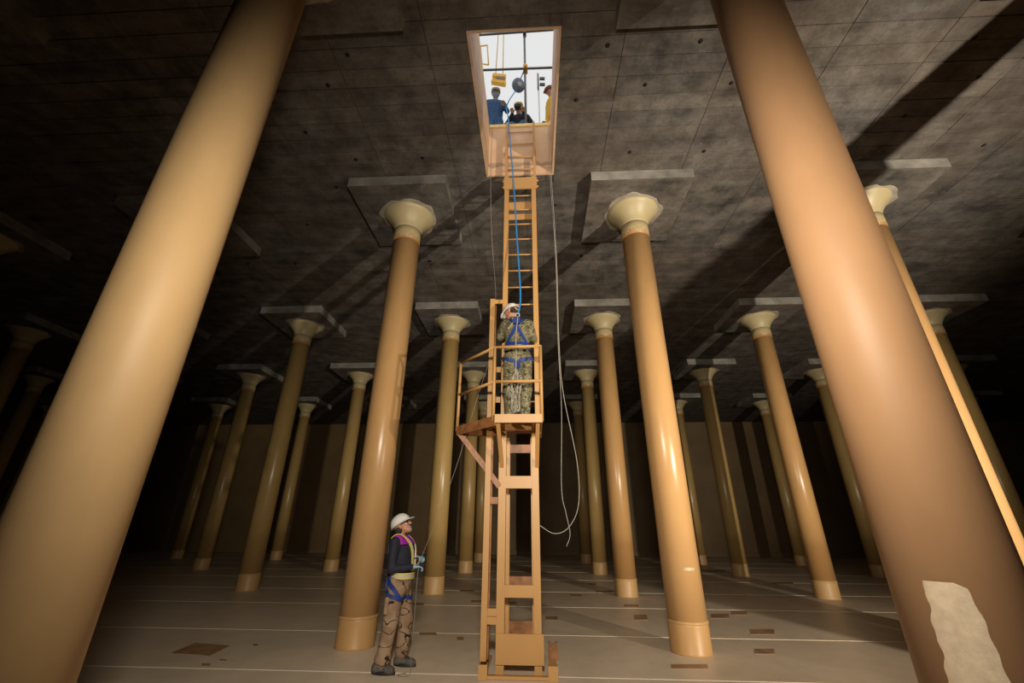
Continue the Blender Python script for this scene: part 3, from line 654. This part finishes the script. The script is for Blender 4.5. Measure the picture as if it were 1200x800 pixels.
# coil of rope hanging on the climber's back
cp = []
for q in range(120):
    a = q*2*math.pi/11; rr = 1+.45*math.sin(q*1.7)
    cp.append((2.445+.055*rr*math.cos(a)+.03*math.sin(q*.37), -1.86+.03*math.sin(q*2.1), 3.30+.24*rr*math.sin(a)*.95))
rp = MB().tube(catmull(cp, 4), .0042, 5); rp.tube(catmull([(2.48, -1.86, 4.44), (2.455, -1.885, 4.1), (2.46, -1.90, 3.8), (2.45, -1.88, 3.5)], 6), .007, 6)
solo('rope_coil', rp, ROPEC, (2.45, -1.86, 3.04), 'off-white rope coil hanging down behind the climber', 'rope')

# ---- people round the top of the hatch
def rooftop(loc, label, top, cap, facing, crouch=0, arms_fw=(0, 0), mask=False, head_tilt=-.5, lower=DENIM):
    r = thing('person', loc, label, 'person', None); L = V3(loc); f = V3((facing[0], facing[1], 0)).normalized(); s = V3((-f.y, f.x, 0)); u = V3((0, 0, 1))
    at = lambda a, b, z: L+f*a+s*b+u*z
    hip = .92-crouch; lean = .10
    q = []
    for e in (-1, 1):
        kn = at(.02+crouch*.65, e*.12, .48-crouch*.15); q += [pr('l', at(0, e*.10, hip), kn, .10, .08, .05), pr('l', kn, at(-.02-crouch*.1, e*.12, .08), .08, .065, .04), pr('boot', at(-.05-crouch*.1, e*.12, .05), at(.15-crouch*.1, e*.13, .045), .048, .04, .03)]
    q += [pr('t', at(0, 0, hip), at(lean, 0, hip+.40), .13, .145, .06, (s, 1.3)), pr('t', at(lean, -.15, hip+.50), at(lean, .15, hip+.50), .072, .072, .08)]
    hands = []
    for e, fw in zip((-1, 1), arms_fw):
        sh = at(lean, e*.20, hip+.48); el = at(lean-.02+.12*fw, e*.27, hip+.20+.05*fw); wr_ = at(lean+.02+.22*fw, e*(.24-.14*fw), hip-.04+.52*fw)
        q += [pr('t', sh, el, .062, .054, .04), pr('t', el, wr_, .05, .038, .025)]; hands.append((wr_, e))
    hcc = at(lean+.05, 0, hip+.74); cf, sf = math.cos(head_tilt), math.sin(head_tilt); hf = f*cf+u*sf; hu = u*cf-f*sf
    q += [pr('skin', at(lean, 0, hip+.50), hcc-hu*.07, .06, .056, .03)]+head_prims(hcc, hf, hu, s)
    body('body', q, .0125, {'l': lower, 'boot': BLACK, 't': top, 'skin': SKIN}, r)
    for (wr_, e) in hands: body('hand', hand_prims(wr_, f*.8+u*.3, -u*.6+f*.2, s*(-e), 45, 1.0, 'skin', 1), .005, {'skin': SKIN}, r)
    m = MB(); m.lathe([(.104, 0), (.106, .05), (.098, .085), (.02, .092)], hcc+hu*.03, 20, (hf*1.08, s, hu)); c_ = part('cap', m, cap, r)
    br = MB(); fr = [hcc+hu*.035+hf*(.10+.075*math.cos(a))+s*(.085*math.sin(a)) for a in [math.pi*(-.5+i/10) for i in range(11)]]
    n = len(fr); br.add(fr+[p+hu*.008 for p in fr], [tuple(range(n-1, -1, -1)), tuple(range(n, 2*n))]+[(i, (i+1) % n, n+(i+1) % n, n+i) for i in range(n)]); part('cap_visor', br, cap, c_)
    if mask: body('face_mask', [pr('m', hcc+hf*.07-hu*.05, hcc+hf*.06-hu*.08, .058, .052, .03, (s, 1.2))], .01, {'m': MASK}, r)
    return r, hcc, hf, hu, s, at
CAPM = plain('faded_camouflage_cap', (.36, .28, .20, 1), .8, 0, .5, 40)
REDC = plain('dark_red_cap', (.25, .07, .05, 1), .7)
r1 = rooftop((1.905, -.66, ZR), 'person in blue coverall, mask and cap leaning over the open hatch', DENIM, CAPM, (.15, -1), .09, (.05, .55), True, -.45)
part('collar', MB().lathe([(.085, 0), (.105, .03), (.075, .06)], r1[5](.10, 0, 1.31), 18), TAN, r1[0])
r2 = rooftop((2.47, -.58, ZR), 'person crouching at the hatch edge aiming a black camera down', NAVY, plain('straw_cap', (.55, .36, .12, 1), .8), (-.1, -1), .50, (.85, .85), False, -.55)
r3 = rooftop((3.32, -.70, ZR), 'person in yellow jacket and red cap at right edge of hatch', HIVIS, REDC, (-.9, -.5), .05, (.0, .0), False, -.5)
cc = r2[1]+r2[2]*.17-r2[3]*.02; cmr = thing('camera_body', cc, 'black camera held to the face above the hatch', 'camera')
f_, u_, s_ = r2[2], r2[3], r2[4]
cbm = MB(); cbm.bar(cc-s_*.07, cc+s_*.07, .075, .10, u_); cbm.bar(cc-s_*.025+u_*.055, cc+s_*.025+u_*.055, .06, .03, u_); part('housing', cbm, BLACK, cmr)
part('lens', MB().lathe([(.036, .03), (.038, .10), (.034, .11)], cc, 20, (s_, u_, f_)), STEELD, cmr)

# scaffold tubes, lifeline reel, crane and lamp mast above the hatch
YS = -1.0
sc_ = thing('scaffold_frame', (2.62, YS, ZR), 'grey scaffold tube frame crossing above the open hatch', 'scaffold')
za = ony(603, 41, YS).z; zb2 = ony(605, 83, YS).z
part('upright', MB().tube([(2.62, YS, ZR), (2.60, YS, za+.9)], .026, 10), GALV, sc_)
for x in (.75, 4.5): part('upright', MB().tube([(x, YS+.05, ZR), (x, YS+.05, za+.9)], .026, 10), GALV, sc_)
part('ledger', MB().tube([(.6, YS-.05, ony(558, 44, YS).z-.02), (4.65, YS-.05, za+.08)], .026, 10), GALV, sc_); part('ledger', MB().tube([(.6, YS-.05, zb2+.02), (4.65, YS-.05, zb2-.04)], .026, 10), GALV, sc_)
ck = MB(); ck.box(2.57, 2.67, YS-.10, YS+.05, zb2-.06, zb2+.06); ck.tube([(2.62, YS-.14, zb2-.1), (2.62, YS-.08, zb2+.09)], .03, 8); part('clamp', ck, YEL, sc_, 'yellow scaffold clamp')
ck = MB(); ck.box(2.57, 2.65, YS-.09, YS+.04, za-.05, za+.07); part('clamp', ck, GALV, sc_)
rc = ony(607.5, 100, YS-.05)
rl = thing('lifeline_reel', rc, 'round grey-blue lifeline reel hanging over the hatch', 'reel')
ax = V3((.45, -.75, -.48)).normalized(); e1 = ax.orthogonal().normalized(); e2 = ax.cross(e1)
part('housing', MB().lathe([(.02, -.05), (.13, -.05), (.15, -.025), (.15, .025), (.13, .05), (.05, .052)], rc, 28, (e1, e2, ax)), GREYR, rl)
part('hub', MB().lathe([(.05, .05), (.048, .068), (.02, .07)], rc, 18, (e1, e2, ax)), SILVER, rl)
part('hanger', MB().tube([rc+V3((.03, 0, .14)), (2.62, YS-.11, zb2-.05)], .012, 6), STEELD, rl)
h1 = ony(597, 117, YS-.1); h2 = ony(593, 126, YS-.05)
m = MB()
def ribbon(pts, wd, th=.004, side=(1, 0, 0)):
    pts = [V3(p) for p in pts]; s = V3(side); vs = []; fs = []
    for i, p in enumerate(pts):
        tt = (pts[min(i+1, len(pts)-1)]-pts[max(i-1, 0)]).normalized(); sd = (s-tt*s.dot(tt)).normalized(); nn = tt.cross(sd)
        vs += [p+sd*wd/2+nn*th, p-sd*wd/2+nn*th, p-sd*wd/2-nn*th, p+sd*wd/2-nn*th]
    for i in range(len(pts)-1):
        for q in range(4): fs.append((i*4+q, i*4+(q+1) % 4, (i+1)*4+(q+1) % 4, (i+1)*4+q))
    n = len(pts)*4; fs += [(3, 2, 1, 0), (n-4, n-3, n-2, n-1)]
    return MB().add(vs, fs)
part('webbing', ribbon([rc+V3((-.03, 0, -.10)), h1, h2+V3((0, 0, .02))], .022, .003), LBLUE, rl)
ld = [h2, ony(596, 141, -1.28), ony(597.2, 160, -1.40), ony(602, 215, -1.44), ony(606, 280, -1.55), ony(610, 345, -1.72), (2.485, -1.80, 4.50)]
solo('lifeline', ribbon(catmull(ld, 5), .024, .003), LBLUE, (2.485, -1.80, 4.50), 'bright blue webbing lifeline running from hatch to climber', 'strap')
# crane
YC = 12.
hk = ony(585, 93, YC)
cr = thing('mobile_crane', (-14, 16, ZR), 'yellow crane boom and hook block seen through the hatch', 'crane')
tip = V3((hk.x+.1, YC, 41)); base = V3((-14, 16, ZR+2))
bm = MB()
dirv = (tip-base).normalized(); sx = dirv.cross(V3((0, 1, 0))).normalized(); sy = dirv.cross(sx).normalized(); Lb = (tip-base).length
cor = [(-.7, -.7), (.7, -.7), (.7, .7), (-.7, .7)]
for a, b in cor: bm.tube([base+sx*a+sy*b, tip+sx*a*.4+sy*b*.4], .09, 6)
for q in range(22):
    for e in range(4):
        a, b = cor[e], cor[(e+1) % 4]; f0, f1 = q/22, (q+1)/22
        bm.tube([base+dirv*Lb*f0+(sx*a[0]+sy*a[1])*(1-.6*f0), base+dirv*Lb*f1+(sx*b[0]+sy*b[1])*(1-.6*f1)], .05, 5)
part('boom', bm, YEL, cr); cbn = MB()
for dx in (-.25, .25): cbn.tube([hk+V3((dx, 0, .4)), tip+V3((dx*.5, 0, 0))], .035, 5)
part('hoist_cable', cbn, YEL, cr)
hb = MB(); hb.bar(hk+V3((-.45, 0, .35)), hk+V3((.45, 0, .15)), .3, .28); hb.bar(hk+V3((-.5, 0, -.2)), hk+V3((.45, 0, -.5)), .3, .26); blk = part('hook_block', hb, YEL, cr)
part('sheave', MB().bar(hk+V3((-.15, 0, .1)), hk+V3((.3, 0, -.15)), .28, .25), GALV, blk)
jf = MB(); jc = [ony(563, 54, YC), ony(571, 53, YC), ony(572.5, 76, YC), ony(565, 75, YC)]
for q in range(4): jf.tube([jc[q], jc[(q+1) % 4]], .05, 5)
jf.tube([jc[3], base+dirv*Lb*.72], .05, 5); jf.tube([jc[0], base+dirv*Lb*.80], .05, 5); part('jib_frame', jf, YEL, cr)
part('cab', B(-15.2, -12.8, 15, 17.5, ZR+.3, ZR+2.4), YEL, cr); part('track', B(-15.6, -12.4, 14.4, 15, ZR, ZR+.8), BLACK, cr); part('track', B(-15.6, -12.4, 17.5, 18.1, ZR, ZR+.8), BLACK, cr)
# lamp mast
lm = ony(631, 97, 4.); ms = thing('lamp_mast', (lm.x, 4, ZR), 'slim mast with two small dark lamp heads beyond the hatch', 'mast')
part('pole', MB().tube([(lm.x, 4, ZR), (lm.x, 4, lm.z+.5)], .03, 8), WHITE, ms)  # white colour stands in for sky glare washing out the pole
part('pole_top', MB().tube([(lm.x-.02, 3.96, lm.z-.45), (lm.x-.02, 3.96, lm.z+.50)], .032, 8), GALV, ms)
for dz in (.25, -.1): part('lamp_head', MB().bar((lm.x+.05, 4, lm.z+dz), (lm.x+.26, 4, lm.z+dz-.02), .09, .09), GALV, ms)

# ------------------------------------------------------------ hanging lines
c1 = [(3.10, -1.22, 9.10), (3.10, -1.24, 7.8), ony(652, 300, -1.3), ony(655, 400, -1.3), ony(660, 460, -1.3), ony(676, 540, -1.3), ony(678, 590, -1.3), ony(667, 617, -1.3), ony(650, 625, -1.3), (2.75, -1.33, 1.60)]
solo('hanging_cord', MB().tube(catmull(c1, 8), .0045, 6), ROPE, (2.75, -1.33, 1.60), 'pale cord from hatch looping back to the tower leg', 'rope')
c2 = [(3.075, -1.22, 9.10), (3.075, -1.24, 7.8), ony(651, 300, -1.26), ony(654, 400, -1.26), ony(658, 480, -1.26), ony(658, 570, -1.26), ony(663, 600, -1.26), ony(668, 625, -1.26), ony(664, 640, -1.26)]
solo('hanging_cord', MB().tube(catmull(c2, 8), .004, 6), ROPE, (3.08, -1.26, 1.35), 'pale cord from hatch with free end curling above the floor', 'rope')
c3 = [(1.93, -1.26, 9.10), (1.93, -1.27, 7.85), ony(576, 270, -1.25), ony(581, 345, -1.2), (2.04, -1.30, 4.97)]
solo('hanging_cord', MB().tube(catmull(c3, 6), .006, 6), ROPED, (2.04, -1.30, 4.97), 'thin dark cord hanging from left corner of the hatch', 'rope')
hnd = V3((1.195, -1.405, 1.085))
c4 = [(2.045, -1.455, 3.75), ony(570, 434, -1.46), ony(552, 490, -1.46), ony(534, 549, -1.46), ony(509, 615, -1.44), hnd+V3((0, 0, .05)), hnd, hnd+V3((-.005, 0, -.15)), (1.20, -1.42, .5), (1.205, -1.43, .01), (1.21, -1.52, .008), (1.12, -1.55, .008), (1.08, -1.48, .008), (1.16, -1.43, .008)]
solo('tag_line', MB().tube(catmull(c4, 6), .0035, 6), ROPED, (1.2, -1.43, 0), 'thin line from climber through the standing worker’s hand to floor', 'rope')
cw = [(1.13+.05*math.cos(q*.63), -1.34+.03*math.sin(q*1.3), 1.17+.055*math.sin(q*.63)) for q in range(34)]
solo('hand_coil', MB().tube(catmull(cw, 3), .006, 5), ROPE, (1.13, -1.34, 1.17), 'small tan rope coil held between the standing worker’s hands', 'rope')
